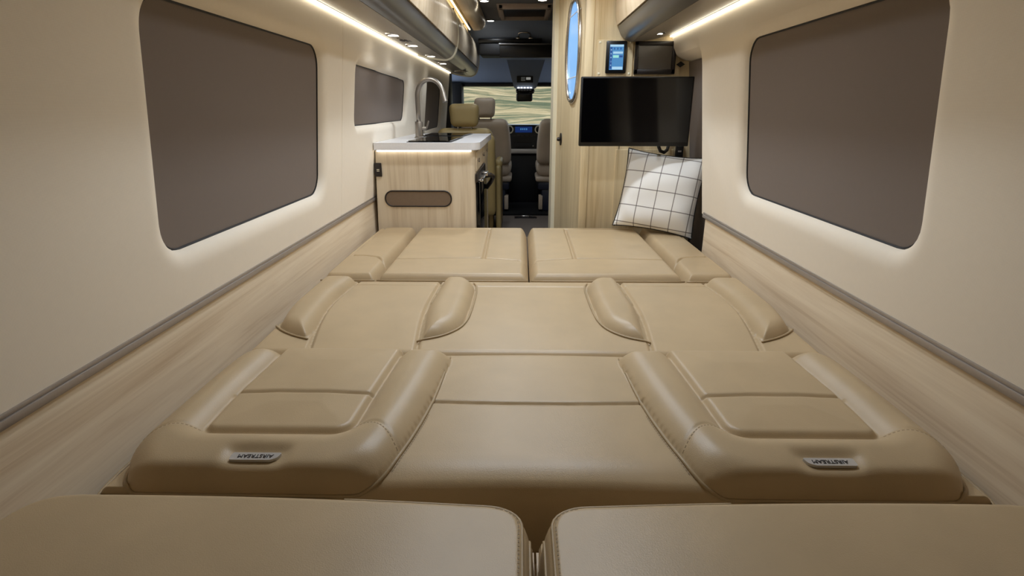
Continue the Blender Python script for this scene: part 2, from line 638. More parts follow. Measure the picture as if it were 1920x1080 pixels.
def window(n, side, poly, label, depth=0.030):
    f0 = lambda y, z: (side * (wx(z) + depth), y, z)
    f1 = lambda y, z: (side * (wx(z) + depth + 0.006), y, z)
    c = (sum(p[0] for p in poly) / len(poly), sum(p[1] for p in poly) / len(poly))
    big = [(c[0] + (p[0] - c[0]) * (1 + .012 / abs(.5)), c[1] + (p[1] - c[1]) * (1 + .012 / .26)) for p in poly]
    o = struct('window_%d' % n, prism(big, f0, f1), 'shade', smooth=False)
    o['label'] = label
    obj('gasket', tube([(side * (wx(z) + depth - .001), y, z) for y, z in poly], 0.0035, 6, True), 'gasket', o)
    return o
window(1, -1, winL, 'large rounded window on the left with a drawn taupe blackout shade')
window(2, -1, winS, 'small low window above the worktop with a drawn grey taupe shade')
window(3, -1, winF, 'dark narrow window behind the tap with a drawn shade')
window(4, 1, winR, 'large rounded window on the right with a drawn taupe blackout shade')
o = struct('window_5', prism(roundpoly([(2.565, .32), (3.02, .32), (3.02, 1.295), (2.565, 1.295)], .04), lambda y, z: (wx(z) + .085, y, z), lambda y, z: (wx(z) + .092, y, z)), 'shade', smooth=False)
o['label'] = 'dark shaded sliding door window beside the television'

# timber lining below the rail, aluminium rail on top of it
for side, par, y1, nm in ((-1, wall_left, 5.0, 'left'), (1, wall_right, 2.455, 'right')):
    a, b = sorted((side * 0.832, side * 0.86))
    obj('wood_panel', box(a, b, 0.34, y1, 0.0, 0.592), 'wood_y', par, smooth=False)
    a, b = sorted((side * 0.822, side * 0.85))
    g = join(box(a, b, 0.34, y1 + .02, 0.588, 0.604, 0.003), box(*sorted((side * 0.825, side * 0.85)), 0.34, y1 + .02, 0.604, 0.612, 0.002))
    t = struct('trim_%d' % (1 if side < 0 else 2), g, 'alu')
    t['label'] = 'brushed aluminium rail along the %s wall between cloth and timber' % nm
struct('floor', box(-0.95, 0.95, -0.5, 5.62, -0.05, 0.0), 'carpet', smooth=False)
struct('floor_cab', box(-0.95, 0.95, 5.62, 7.2, -0.05, 0.02), 'cabfloor', smooth=False)
struct('wall_rear', box(-0.95, 0.95, -0.5, -0.45, 0, 1.9), 'gasket', smooth=False)  # unseen behind the camera, black to stop light bouncing back onto the bed
# outer skin of the vehicle, closes the room off from the daylight
struct('wall_outer_left', join(box(-1.0, -0.95, -0.5, 5.95, -0.05, 1.95), box(-1.0, -0.95, 5.95, 7.2, -0.05, .80), box(-1.0, -0.95, 5.95, 7.2, 1.45, 1.95)), 'shell', smooth=False)
struct('wall_outer_right', join(box(0.95, 1.0, -0.5, 5.95, -0.05, 1.95), box(0.95, 1.0, 5.95, 7.2, -0.05, .80), box(0.95, 1.0, 5.95, 7.2, 1.45, 1.95)), 'shell', smooth=False)
struct('ceiling_outer', box(-1.0, 1.0, -0.5, 6.7, 1.93, 1.97), 'shell', smooth=False)
# ceilings
struct('ceiling', box(-0.80, 0.80, 0.34, 3.6, 1.83, 1.85), 'ceiling', smooth=False)
struct('ceiling_front', box(-0.80, 0.93, 3.6, 5.35, 1.83, 1.85), 'ceiling_f', smooth=False)
# headliner over the cab: drops from the ceiling to the top of the windscreen
prof = chaikin([(5.30, 1.84), (5.42, 1.80), (5.50, 1.70), (5.62, 1.63), (6.1, 1.50), (6.50, 1.345), (6.62, 1.335)], 2, False)
g = ([], [])
for i, (y, z) in enumerate(prof):
    g[0].append((-0.93, y, z)); g[0].append((0.93, y, z))
    if i: g[1].append((2 * i - 2, 2 * i - 1, 2 * i + 1, 2 * i))
struct('headliner', g, 'headliner')
struct('trim_windscreen_header', join(box(-0.93, 0.93, 6.46, 6.60, 1.318, 1.36, 0.012), box(-.93, .93, 6.6, 6.75, 1.33, 1.95)), 'black')
# dark cab pillar past the end of the left wall
struct('trim_pillar_left', join(box(-0.93, -0.735, 5.74, 5.90, 0.3, 1.80, 0.03), box(-.93, -.80, 5.9, 6.6, .3, .80, .02), box(-0.90, -0.69, 6.40, 6.62, 0.85, 1.36, 0.03)), 'blacksoft')
struct('trim_pillar_right', join(box(0.80, .93, 3.8, 5.9, .02, 1.8), box(0.80, .93, 5.9, 6.6, .02, .8), box(0.69, .93, 6.4, 6.62, .85, 1.36, .03)), 'blacksoft')
# windscreen and the dune outside
ws = struct('window_6', prism([(-.93, .78), (.93, .78), (.93, 1.345), (-.93, 1.345)], lambda x, z: (x, 6.95 - (z - .78) * .6, z), lambda x, z: (x, 6.955 - (z - .78) * .6, z)), 'glass', smooth=False)
ws['label'] = 'windscreen looking out on sandy grass slope'
gx, gy = np.meshgrid(np.linspace(-40, 40, 81), np.linspace(8.0, 90, 90), indexing='ij')
rs = np.random.RandomState(3)
gz = -0.7 + 0.13 * np.maximum(gy - 11, 0) + 0.16 * np.sin(gx * .5 + gy * .33) + .12 * np.sin(gx * .21 - gy * .9) + rs.rand(*gx.shape) * .10
I = np.arange(gx.size).reshape(gx.shape)
struct('ground_dune', (np.stack([gx, gy, gz], -1).reshape(-1, 3), np.stack([I[:-1, :-1], I[1:, :-1], I[1:, 1:], I[:-1, 1:]], -1).reshape(-1, 4)), 'dune', smooth='all')

# ------------------------------------------------------------------ bathroom partition with its angled door
part = struct('wall_partition', join(box(0.32, 0.93, 2.98, 3.01, 0, 1.83), box(0.30, 0.345, 2.965, 3.03, 0, 1.83, 0.008), box(0.205, 0.93, 3.76, 3.79, 0, 1.83)), 'wood_z2')
obj('seam', box(0.505, 0.508, 2.9785, 2.98, 0.44, 0.905), 'gasket', part, smooth=False)
obj('access_panel', box(0.49, 0.80, 2.972, 2.98, 0.45, 0.86, 0.002), 'wood_z2', part, smooth=False)
A2 = Vector((0.315, 3.0)); B2 = Vector((0.205, 3.76))
D2 = (B2 - A2).normalized(); N2 = Vector((-D2.y, D2.x))      # N2 points into the aisle
def dp(t, z, out=0.0):
    p = A2 + D2 * t + N2 * out
    return (p.x, p.y, z)
LEN = (B2 - A2).length
door = struct('door_1', prism([(0.02, 0.02), (LEN - .03, 0.02), (LEN - .03, 1.82), (0.02, 1.82)], lambda t, z: dp(t, z, 0), lambda t, z: dp(t, z, -.03)), 'wood_z2', smooth=False)
door['label'] = 'narrow timber bathroom door with tall oval window'
obj('door_post', prism([(LEN - .05, 0), (LEN + .03, 0), (LEN + .03, 1.83), (LEN - .05, 1.83)], lambda t, z: dp(t, z, .025), lambda t, z: dp(t, z, -.03)), 'rim', door, smooth=False)
oc = 0.275
ov = [(oc + .150 * math.cos(a), 1.372 + .252 * math.sin(a)) for a in [2 * PI * i / 40 for i in range(40)]]
ov = [(oc + .150 * (abs(math.cos(2 * PI * i / 48)) ** .75) * (1 if math.cos(2 * PI * i / 48) > 0 else -1), 1.372 + .262 * math.sin(2 * PI * i / 48)) for i in range(48)]
pane = obj('oval_pane', prism(ov, lambda t, z: dp(t, z, .004), lambda t, z: dp(t, z, .001)), 'bathglass', door, smooth=False)
obj('oval_frame', tube([dp(t, z, .006) for t, z in ov], 0.013, 8, True), 'chrome', door, smooth='all')
obj('reflected_edge', join(tube([dp(oc - .14, 1.25 + .32, .006), dp(oc + .14, 1.25 + .31, .006)], .003), tube([dp(oc - .135, 1.24, .006), dp(oc + .135, 1.235, .006)], .003)), 'white_top', door)  # thin white lines stand in for edges reflected in the pane
hz = .885; ht = .56
hb = obj('handle_plate', prism([(ht + .025 * math.cos(a), hz + .038 * math.sin(a)) for a in [2 * PI * i / 20 for i in range(20)]], lambda t, z: dp(t, z, .006), lambda t, z: dp(t, z, 0)), 'bezel', door)
obj('handle_knob', xf(lathe([(.004, 0), (.012, .004), (.013, .014), (.009, .022)], 14), Matrix.Translation(Vector(dp(ht, hz, .005))) @ Vector((N2.x, N2.y, 0)).to_track_quat('Z', 'Y').to_matrix().to_4x4()), 'bezel', door)

# ================================================================== THE BED
CX = 0.015
def grid(u0, u1, y0, y1, st):
    u = np.linspace(u0, u1, int((u1 - u0) / st) + 1)
    y = np.linspace(y0, y1, int((y1 - y0) / st) + 1)
    return np.meshgrid(u, y, indexing='ij')

def piping(line, zf, r=0.0035, dz=0.001, parent=None, name='piping', mat='leather_seam', ym=lambda y: y):
    p = [(u + CX, float(ym(y)), zf(u, y) + dz) for u, y in line]
    return obj(name, tube(p, r, 6), mat, parent, smooth='all')

def sampler(U, Y, Z):
    us, ys = U[:, 0], Y[0, :]
    def f(u, y):
        i = min(max((u - us[0]) / (us[1] - us[0]), 0), len(us) - 1.001)
        j = min(max((y - ys[0]) / (ys[1] - ys[0]), 0), len(ys) - 1.001)
        a, b = int(i), int(j)
        s, t = i - a, j - b
        return float(Z[a, b] * (1 - s) * (1 - t) + Z[a + 1, b] * s * (1 - t) + Z[a, b + 1] * (1 - s) * t + Z[a + 1, b + 1] * s * t)
    return f

def resample(p, st):
    out = [p[0]]
    acc = 0.0
    for a, b in zip(p[:-1], p[1:]):
        a, b = Vector(a), Vector(b)
        L = (b - a).length
        pos = st - acc
        while pos <= L:
            q = a + (b - a) * (pos / L)
            out.append((q.x, q.y))
            pos += st
        acc = (acc + L) % st
    return out

def stitches(lines, zf, parent, st=0.0075, ln=0.0045, w=0.0011, lift=0.0006):
    gs = []
    for line in lines:
        pts = resample(line, st)
        for a, b in zip(pts[:-1], pts[1:]):
            d = Vector((b[0] - a[0], b[1] - a[1]))
            if d.length < 1e-6: continue
            d.normalize()
            nrm = Vector((-d.y, d.x)) * w
            e = (a[0] + d.x * ln, a[1] + d.y * ln)
            z0, z1 = zf(*a) + lift, zf(*e) + lift
            v = [(a[0] + nrm.x + CX, a[1] + nrm.y, z0), (a[0] - nrm.x + CX, a[1] - nrm.y, z0), (e[0] - nrm.x + CX, e[1] - nrm.y, z1), (e[0] + nrm.x + CX, e[1] + nrm.y, z1)]
            gs.append((v, [(0, 1, 2, 3)]))
    o = obj('stitching', join(*gs), 'thread', parent, smooth=False, kind='stuff')
    return o

mir = lambda p: [(-u, y) for u, y in p][::-1]
mirl = lambda p: [(-u, y) for u, y in p]

# platform under all of it
pf = thing('bed_platform', 'timber bed platform under the leather cushions', 'platform', (CX, 1.6, 0))
obj('deck', box(CX - .80, CX + .80, .10, 2.90, .20, .235), 'wood_y', pf, smooth=False)
obj('box', box(CX - .80, CX + .80, .12, 2.88, 0, .20), 'wood_y', pf, smooth=False)

# ---- nearest section: folded bench back (rows .74 .. 1.30)
U, Y = grid(-.806, .806, .70, 1.306, .003)
Ua = np.abs(U)
pil = roundpoly([(.215, 1.285), (.235, 1.05), (.262, .875), (.290, .790), (.365, .748), (.72, .748), (.772, .84), (.772, 1.10), (.765, 1.285)], [.05, .1, .06, .05, .06, .07, .08, .05, .08])
ins = roundpoly([(.345, 1.30), (.362, 1.05), (.368, .925), (.392, .900), (.650, .900), (.667, .912), (.672, 1.05), (.660, 1.30)], [.0, .05, .03, .03, .02, .02, .05, 0])
d_p, d_i = psdf(pil, Ua, Y), psdf(ins, Ua, Y)
rnd = np.clip((.858 - Y) / .150, 0, 1)
z_mid = .442 + .004 * np.cos(Ua / .24 * PI / 2) - .17 * (1 - np.sqrt(1 - rnd ** 2 * .999)) + groove(np.abs(Y - 1.05 + .012 * np.cos(np.clip(Ua / .24, 0, 1) * PI / 2)), .008, .010)
z_mid = z_mid + edge(1.306 - Y, .03, .02)
z_base = .418 + edge(np.minimum(.806 - Ua, 1.306 - Y), .03, .04) - .15 * np.clip((.772 - Y) / .060, 0, 1) ** 1.3
roll = np.clip((.905 - Y) / .160, 0, 1)
d_b = np.minimum(d_p, np.where(d_i < 0, -d_i, 0))
z_bol = .481 + edge(d_b, .060, .031) - .056 * (1 - np.sqrt(1 - roll ** 2 * .98)) + edge(1.30 - Y, .06, .05)
seam_o = [(.667, .906), (.70, .905), (.735, .892), (.772, .868)]
seam_i = [(.368, .912), (.340, .916), (.303, .903), (.262, .856)]
so, si = chaikin(seam_o, 2, False), chaikin(seam_i, 2, False)
z_bol = z_bol + groove(np.minimum(ldist(so, Ua, Y), ldist(si, Ua, Y)), .007, .003)
# dimple pressed in around the maker's plate
dim = np.exp(-((Ua - .515) / .058) ** 6 - ((Y - .824) / np.where(Y > .824, .014, .040)) ** 2)
z_bol = z_bol - .012 * dim
z_ins = .464 + edge(d_i, .016, .015) + groove(np.abs(Y - 1.047 + .004 * np.cos((Ua - .51) / .16 * PI / 2)), .008, .010) + .006 * np.clip(d_i / .1, 0, 1) + edge(1.30 - Y, .03, .02)
Z3 = np.where(d_i > 0, z_ins, np.where(d_p > 0, np.maximum(z_bol, z_base), np.where(Ua < .29, z_mid, z_base)))
blend = np.clip((Ua - .22) / .06, 0, 1)
Z3 = np.where((d_p <= 0) & (Ua < .37) & (Y < .90), np.maximum(z_mid, z_base * 0 + z_mid), Z3)
Z3 = np.maximum(Z3, .262)
for _ in range(2):
    Zp = np.pad(Z3, 1, mode='edge')
    Z3 = (Zp[1:-1, 1:-1] * 4 + Zp[:-2, 1:-1] + Zp[2:, 1:-1] + Zp[1:-1, :-2] + Zp[1:-1, 2:]) / 8
# region numbers
rid = np.zeros(U.shape, int)
rid[(d_p <= 0) & (Ua >= .37) & (U < 0)] = 1
rid[(d_p <= 0) & (Ua >= .37) & (U > 0)] = 4
rid[(d_p <= 0) & (Ua < .37) & (Y > 1.05)] = 2
rid[(d_p <= 0) & (Ua < .37) & (Y <= 1.05)] = 3
for s, k in ((-1, 0), (1, 10)):
    q = (U * s > 0)
    rid[q & (d_i > 0) & (Y > 1.047)] = 20 + k
    rid[q & (d_i > 0) & (Y <= 1.047)] = 21 + k
    b = q & (d_p > 0) & (d_i <= 0)
    rid[b & (Ua > .5)] = 22 + k
    rid[b & (Ua <= .5)] = 23 + k
    rid[b & (Y < .905 - np.clip((Ua - .70) / .07, 0, 1) * .037 - np.clip((.34 - Ua) / .08, 0, 1) * .05)] = 24 + k
bb = thing('folded_bench', 'beige leather bench back folded flat, with raised bolsters and metal plates', 'bench back', (CX, 1.0, .24))
names = {1: 'skirt', 4: 'skirt', 2: 'upper_middle_panel', 3: 'lower_middle_panel'}
for k in (0, 10):
    names.update({20 + k: 'upper_inset_panel', 21 + k: 'lower_inset_panel', 22 + k: 'outer_bolster', 23 + k: 'inner_bolster', 24 + k: 'end_bolster'})
def curl(y):                              # the near end rolls under
    return y + .09 * np.clip((.80 - y) / .10, 0, 1) ** 1.5
hfield(U + CX, curl(Y), Z3, rid, names, 'leather', bb)
zf3 = sampler(U, Y, Z3)
obj('body', box(CX - .803, CX + .803, .80, 1.303, .235, .37, .01), 'leather', bb)
for s in (-1, 1):
    fl = lambda p: [(s * a, b) for a, b in p]
    edge_in = chaikin([(.222, 1.27), (.229, 1.05), (.256, .875), (.284, .790), (.363, .744)], 3, False)
    edge_out = chaikin([(.725, .744), (.778, .84), (.778, 1.0)], 3, False)
    def pz(u, y):
        if y < .80: return max(.404, zf3(u + (-.008 if u > 0 else .008) * (1 if abs(u) < .4 else -1), y)) if y > .76 else .404
        k = -1 if abs(u) < .4 else 1
        return zf3(u + k * math.copysign(.008, u), y)
    piping(resample(fl(edge_in + [(.45, .744), (.60, .744)] + edge_out), .012), pz, .0038, .0015, bb, ym=curl)
    base_line = chaikin([(.37, .770), (.5, .770), (.785, .770), (.803, .79), (.804, 1.02)], 3, False)
    obj('piping', tube([(u + CX, y, .402) for u, y in fl(base_line)], .0035, 6), 'leather_seam', bb, smooth='all')
    stitches([fl([(a, b - .006) for a, b in so]), fl([(a, b - .006) for a, b in si]), fl([(a - .006, b - .002) for a, b in edge_in if .80 < b < 1.0])], zf3, bb)
    # maker's plate with raised lettering, upside down because the back is folded over
    px0, px1 = sorted((s * .470 + CX, s * .560 + CX))
    pu = s * .515
    zc = zf3(pu, .812) + .004; tilt = math.atan2(zf3(pu, .820) - zf3(pu, .804), .016)
    Mx = Matrix.Translation(((px0 + px1) / 2, .812, zc)) @ Matrix.Rotation(tilt, 4, 'X')
    w = (px1 - px0) / 2
    outl = [(-w, -.0095), (w - .016, -.0095), (w - .005, -.004), (w, .0095), (-w, .0095)]
    if s > 0: outl = [(-a, b) for a, b in outl][::-1]
    pl = obj('name_plate', xf(prism(roundpoly(outl, .004, 3), lambda a, b: (a, b, -.003), lambda a, b: (a, b, .003)), Mx), 'plate', bb, label='small nickel name plate')
    fc = bpy.data.curves.new('lettering', 'FONT')
    fc.body = 'AIRSTREAM'; fc.size = .0125; fc.extrude = .0005; fc.align_x = 'CENTER'; fc.align_y = 'CENTER'
    fo = bpy.data.objects.new('tmp', fc); C.objects.link(fo)
    bpy.context.view_layer.update()
    me = bpy.data.meshes.new_from_object(fo.evaluated_get(bpy.context.evaluated_depsgraph_get()))
    bpy.data.objects.remove(fo)
    gv = [tuple(v.co) for v in me.vertices]; gf = [tuple(p.vertices) for p in me.polygons]
    bpy.data.meshes.remove(me)
    obj('lettering', xf((gv, gf), Mx @ Matrix.Translation((0, 0, .0034)) @ Matrix.Rotation(PI, 4, 'Z')), 'bezel', pl, smooth=False)

# ---- middle section: bench seat (1.31 .. 1.965)
U, Y = grid(-.800, .800, 1.308, 1.968, .004)
Ua = np.abs(U)
bo = roundpoly([(.760, 1.462), (.700, 1.412), (.642, 1.385), (.662, 1.58), (.672, 1.75), (.650, 1.93), (.795, 1.93), (.795, 1.60)], [.03, .05, .03, .05, .05, .04, .05, .08])
bi = roundpoly([(.330, 1.93), (.343, 1.62), (.318, 1.385), (.252, 1.418), (.206, 1.492), (.198, 1.66), (.200, 1.86), (.235, 1.93)], [.03, .06, .02, .05, .05, .06, .05, .05])
pan_e = chaikin([(.318, 1.30), (.345, 1.56), (.347, 1.72), (.340, 1.98)], 2, False)
pan_o = chaikin([(.612, 1.30), (.665, 1.56), (.675, 1.72), (.650, 1.98)], 2, False)
d_o, d_n = psdf(bo, Ua, Y), psdf(bi, Ua, Y)
z = .440 + .006 * np.cos((Y - 1.64) / .33 * PI / 2) * np.ones_like(U)
g_in, g_out = ldist(pan_e, Ua, Y), ldist(pan_o, Ua, Y)
z = z + groove(g_in, .011, .013) + groove(g_out, .011, .013)
z = z + groove(np.where(Ua < .2, np.abs(Y - 1.870), 1), .006, .006) + groove(np.where((Ua > .34) & (Ua < .66), np.abs(Y - 1.885), 1), .006, .006)
z = z + edge(1.968 - Y, .05, .035) + edge(Y - 1.308, .02, .012) + edge(.80 - Ua, .04, .06)
zb_o = .476 + edge(d_o, .062, .042, 3.2) + edge(.80 - Ua, .05, .04)
zb_n = .475 + edge(d_n, .062, .041, 3.0)
far = edge(1.968 - Y, .07, .035)
Z2 = np.where(d_o > 0, np.maximum(z - .006, zb_o + far), np.where(d_n > 0, np.maximum(z - .006, zb_n + far), z))
ei = np.interp(Y, [p[1] for p in pan_e], [p[0] for p in pan_e])
eo = np.interp(Y, [p[1] for p in pan_o], [p[0] for p in pan_o])
rid = np.ones(U.shape, int)
for s, k in ((-1, 0), (1, 10)):
    q = U * s > 0
    rid[q & (Ua > ei)] = 20 + k
    rid[q & (Ua > eo)] = 21 + k
    rid[q & (d_o > 0)] = 22 + k
    rid[q & (d_n > 0)] = 23 + k
bs = thing('padded_bench', 'beige leather bench seat with three panels between raised bolsters', 'bench seat', (CX, 1.64, .24))
names = {1: 'middle_panel'}
for k in (0, 10): names.update({20 + k: 'seat_panel', 21 + k: 'side_panel', 22 + k: 'outer_bolster', 23 + k: 'inner_bolster'})
hfield(U + CX, Y, Z2, rid, names, 'leather', bs)
zf2 = sampler(U, Y, Z2)
obj('body', box(CX - .798, CX + .798, 1.312, 1.964, .235, .39, .02), 'leather', bs)
for s in (-1, 1):
    fl = lambda p: [(s * a, b) for a, b in p]
    l1 = chaikin([(.330, 1.383), (.316, 1.380), (.250, 1.413), (.200, 1.490), (.192, 1.66), (.194, 1.86), (.215, 1.91)], 3, False)
    piping(resample(fl(l1), .012), zf2, .003, .003, bs)
    l2 = chaikin([(.640, 1.381), (.700, 1.408), (.763, 1.458), (.793, 1.52)], 3, False)
    piping(resample(fl(l2), .012), zf2, .003, .003, bs)

# ---- far section: four loose cushions (1.975 .. 2.895)
def far_cushion(u0, u1, sgn, grooves, rings, label, corner):
    U, Y = grid(u0, u1, 1.975, 2.895, .0042)
    Uo = np.abs(U)
    a0, a1 = sorted((abs(u0), abs(u1)))
    outl = roundpoly([(a0, 1.975), (a1, 1.975), (a1, 2.895), (a0, 2.895)], corner)
    d = psdf(outl, Uo, Y)
    Z = .452 + edge(np.maximum(d, 0), .036, .056) + .006 * np.sin(np.clip((Y - 1.975) / .92, 0, 1) * PI) * np.sin(np.clip((Uo - a0) / (a1 - a0), 0, 1) * PI)
    Z = np.where(d < 0, .395, Z)
    R = np.ones(U.shape, int)
    for ln, w, gd in grooves:
        Z = Z + groove(ldist(ln, Uo, Y), w, gd)
    for k, p in enumerate(rings):
        R[psdf(p, Uo, Y) > 0] = 2 + k
    t = thing('seat_cushion', label, 'cushion', ((u0 + u1) / 2 + CX, 2.435, .24), group='four loose cushions at the far end of the bed')
    nm = {1: 'top'}
    for k in range(len(rings)): nm[2 + k] = 'panel'
    hfield(U + CX, Y, Z, R, nm, 'leather', t)
    lo, hi = min(u0, u1) + CX + .004, max(u0, u1) + CX - .004
    obj('boxing', box(lo, hi, 1.979, 2.891, .235, .415, .012), 'leather', t)
    for dz in (.0, -.012):
        obj('piping', tube([(lo - .001 + (hi - lo + .002) * i / 8, 1.9765 - (.003 if dz else 0), .430 + dz) for i in range(9)], .003, 6), 'leather_seam', t, smooth='all')
    return t
gn = [([(.775, 2.88), (.778, 2.60), (.780, 2.28), (.770, 2.258), (.72, 2.255), (.66, 2.238), (.607, 2.165)], .008, .012)]
rn = [[(.60, 2.17), (.66, 2.238), (.72, 2.255), (.775, 2.258), (.778, 2.60), (.775, 2.87), (.60, 2.87)]]
gc = [([(.0, 2.175), (.06, 2.20), (.20, 2.222), (.59, 2.215)], .008, .012), ([(.196, 2.222), (.203, 2.83)], .012, .016), ([(.203, 2.83), (.56, 2.83)], .008, .006)]
rc = [[(.20, 2.222), (.59, 2.215), (.59, 2.83), (.203, 2.83)], [(.01, 2.19), (.20, 2.222), (.203, 2.83), (.01, 2.83)]]
far_cushion(-.822, -.604, -1, gn, rn, 'narrow beige leather cushion by the left wall below the speaker grille', [.02, .05, .10, .03])
far_cushion(-.602, -.004, -1, gc, rc, 'wide beige leather cushion in front of the kitchen unit, left of centre', [.02, .02, .03, .04])
far_cushion(.000, .602, 1, gc, rc, 'wide beige leather cushion before the bathroom door, right of centre', [.02, .02, .04, .03])
far_cushion(.604, .810, 1, gn, rn, 'narrow beige leather cushion by the right wall under the checked pillow', [.02, .05, .10, .03])

# ---- foreground: two thick pads
def pad(u0, u1, inner, label):
    U, Y = grid(u0, u1, .12, .705, .004)
    w_in = (u1 - U) if inner > 0 else (U - u0)
    w_out = (U - u0) if inner > 0 else (u1 - U)
    cr = 0.075
    outl = [(u0, .12), (u1, .12), (u1, .700), (u0, .700)]
    r = [.02, .02, cr, .10] if inner > 0 else [.02, .02, .10, cr]
    d = psdf(roundpoly(outl, r, 8), U, Y)
    Z = .474 + .008 * np.sin(np.clip(w_in / abs(u1 - u0), 0, 1) * PI) + .018 * np.clip(w_in / .8, 0, 1)
    e1 = np.clip(np.maximum(d, 0) / .028, 0, 1)
    Z = Z - .105 * (1 - np.sqrt(np.maximum(0, 1 - (1 - e1) ** 2)))
    Z = np.where(d < 0, .36, Z)
    Z = Z + groove(np.abs(d - .020), .003, .003)
    R = np.where(d > .020, 1, 2)
    t = thing('bed_pad', label, 'cushion', ((u0 + u1) / 2 + CX, .41, .24), group='two thick pads nearest the viewer')
    hfield(U + CX, Y, Z, R, {1: 'top', 2: 'boxing'}, 'leather', t)
    zf = sampler(U, Y, Z)
    obj('body', box(u0 + CX + .003, u1 + CX - .003, .13, .694, .235, .40, .012), 'leather', t)
    ue, uo = (u1, u0) if inner > 0 else (u0, u1)
    s = 1 if inner > 0 else -1
    def line(off):
        return chaikin([(ue - s * off, .15), (ue - s * off, .60), (ue - s * off, .700 - off), (ue - s * (off + .10), .700 - off), (ue - s * .3, .700 - off)], 3, False)
    piping(resample(line(.0205), .01), zf, .0026, .001, t)
    piping(resample(line(.009), .01), zf, .0026, .001, t)
    stitches([line(.0255)[:int(len(line(.0255)) * .62)]], zf, t)
    return t
pad(-.822, -.013, 1, 'thick beige leather pad in the left foreground, nearest the viewer')
pad(-.009, .806, -1, 'thick beige leather pad in the right foreground, nearest the viewer')

# ---- checked pillow leaning in the far right corner
def pillow():
    n = 34
    wd, hg, th = .405, .405, .075
    def shape(i, j, s):
        a, b = i / n * 2 - 1, j / n * 2 - 1
        pin = 1 - .075 * (1 - abs(a) ** 2.2) * abs(b) ** 4
        pin2 = 1 - .075 * (1 - abs(b) ** 2.2) * abs(a) ** 4
        x = a * wd / 2 * pin2
        z = b * hg / 2 * pin
        t = th * (max(0, 1 - abs(a) ** 2.4) ** .55) * (max(0, 1 - abs(b) ** 2.4) ** .55)
        t *= 1 + .06 * math.sin(5 * a + 3 * b) + .05 * math.sin(7 * b - 2 * a)
        t += (.006 * math.sin(9 * (a + b)) * (abs(a * b)) if abs(a) < .99 and abs(b) < .99 else 0)
        return (x, -s * t, z)
    gs = []
    for s in (1, -1):
        v = [shape(i, j, s) for i in range(n + 1) for j in range(n + 1)]
        f = []
        for i in range(n):
            for j in range(n):
                q = (i * (n + 1) + j, (i + 1) * (n + 1) + j, (i + 1) * (n + 1) + j + 1, i * (n + 1) + j + 1)
                f.append(q if s > 0 else q[::-1])
        gs.append((v, f))
    rim = [shape(i, 0, 1) for i in range(n)] + [shape(n, j, 1) for j in range(n)] + [shape(i, n, 1) for i in range(n, 0, -1)] + [shape(0, j, 1) for j in range(n, 0, -1)]
    ez = math.atan2(-.634, .775) * .55
    t = thing('throw_pillow', 'white square pillow with thin grey check, leaning in the right corner', 'pillow', (.690, 2.762, .659), (-.26, .10, ez))
    obj('front_cover', gs[0], 'plaid', t, local=True, smooth='all')
    obj('back_cover', gs[1], 'cushion_back', t, local=True, smooth='all')
    obj('edge_cord', tube(rim, .0035, 6, True), 'gasket', t, local=True, smooth='all')
    return t
pillow()

# ================================================================== OVERHEAD LOCKERS
UNDER = [(.728, 1.4285), (.70, 1.422), (.64, 1.408), (.565, 1.398), (.535, 1.397)]
NOSE = [(.535, 1.397), (.512, 1.403), (.494, 1.416), (.482, 1.434), (.474, 1.455), (.472, 1.464)]
DOORP = [(.470, 1.468), (.462, 1.51), (.459, 1.56), (.461, 1.61), (.470, 1.655), (.488, 1.69), (.515, 1.708)]
def sheet(prof, side, y0, y1, th=.008):
    """strip of bent board following a profile of (distance from centre line, height)"""
    n = len(prof)
    v, f = [], []
    nr = []
    for i in range(n):
        a = Vector(prof[max(i - 1, 0)]); b = Vector(prof[min(i + 1, n - 1)])
        t = (b - a).normalized()
        nr.append(Vector((t.y, -t.x)))
    for y in (y0, y1):
        for k in (0, 1):
            for i in range(n):
                q = Vector(prof[i]) + nr[i] * (th * k * 1.0) * (1 if True else 0)
                v.append((side * q.x, y, q.y))
    I = lambda e, k, i: (e * 2 + k) * n + i
    for i in range(n - 1):
        f.append((I(0, 0, i), I(0, 0, i + 1), I(1, 0, i + 1), I(1, 0, i)))
        f.append((I(0, 1, i + 1), I(0, 1, i), I(1, 1, i), I(1, 1, i + 1)))
        for e in (0, 1):
            f.append((I(e, 0, i), I(e, 1, i), I(e, 1, i + 1), I(e, 0, i + 1)))
    for i in (0, n - 1):
        f.append((I(0, 0, i), I(1, 0, i), I(1, 1, i), I(0, 1, i)))
    return v, f
def shifted(prof, d):
    return prof
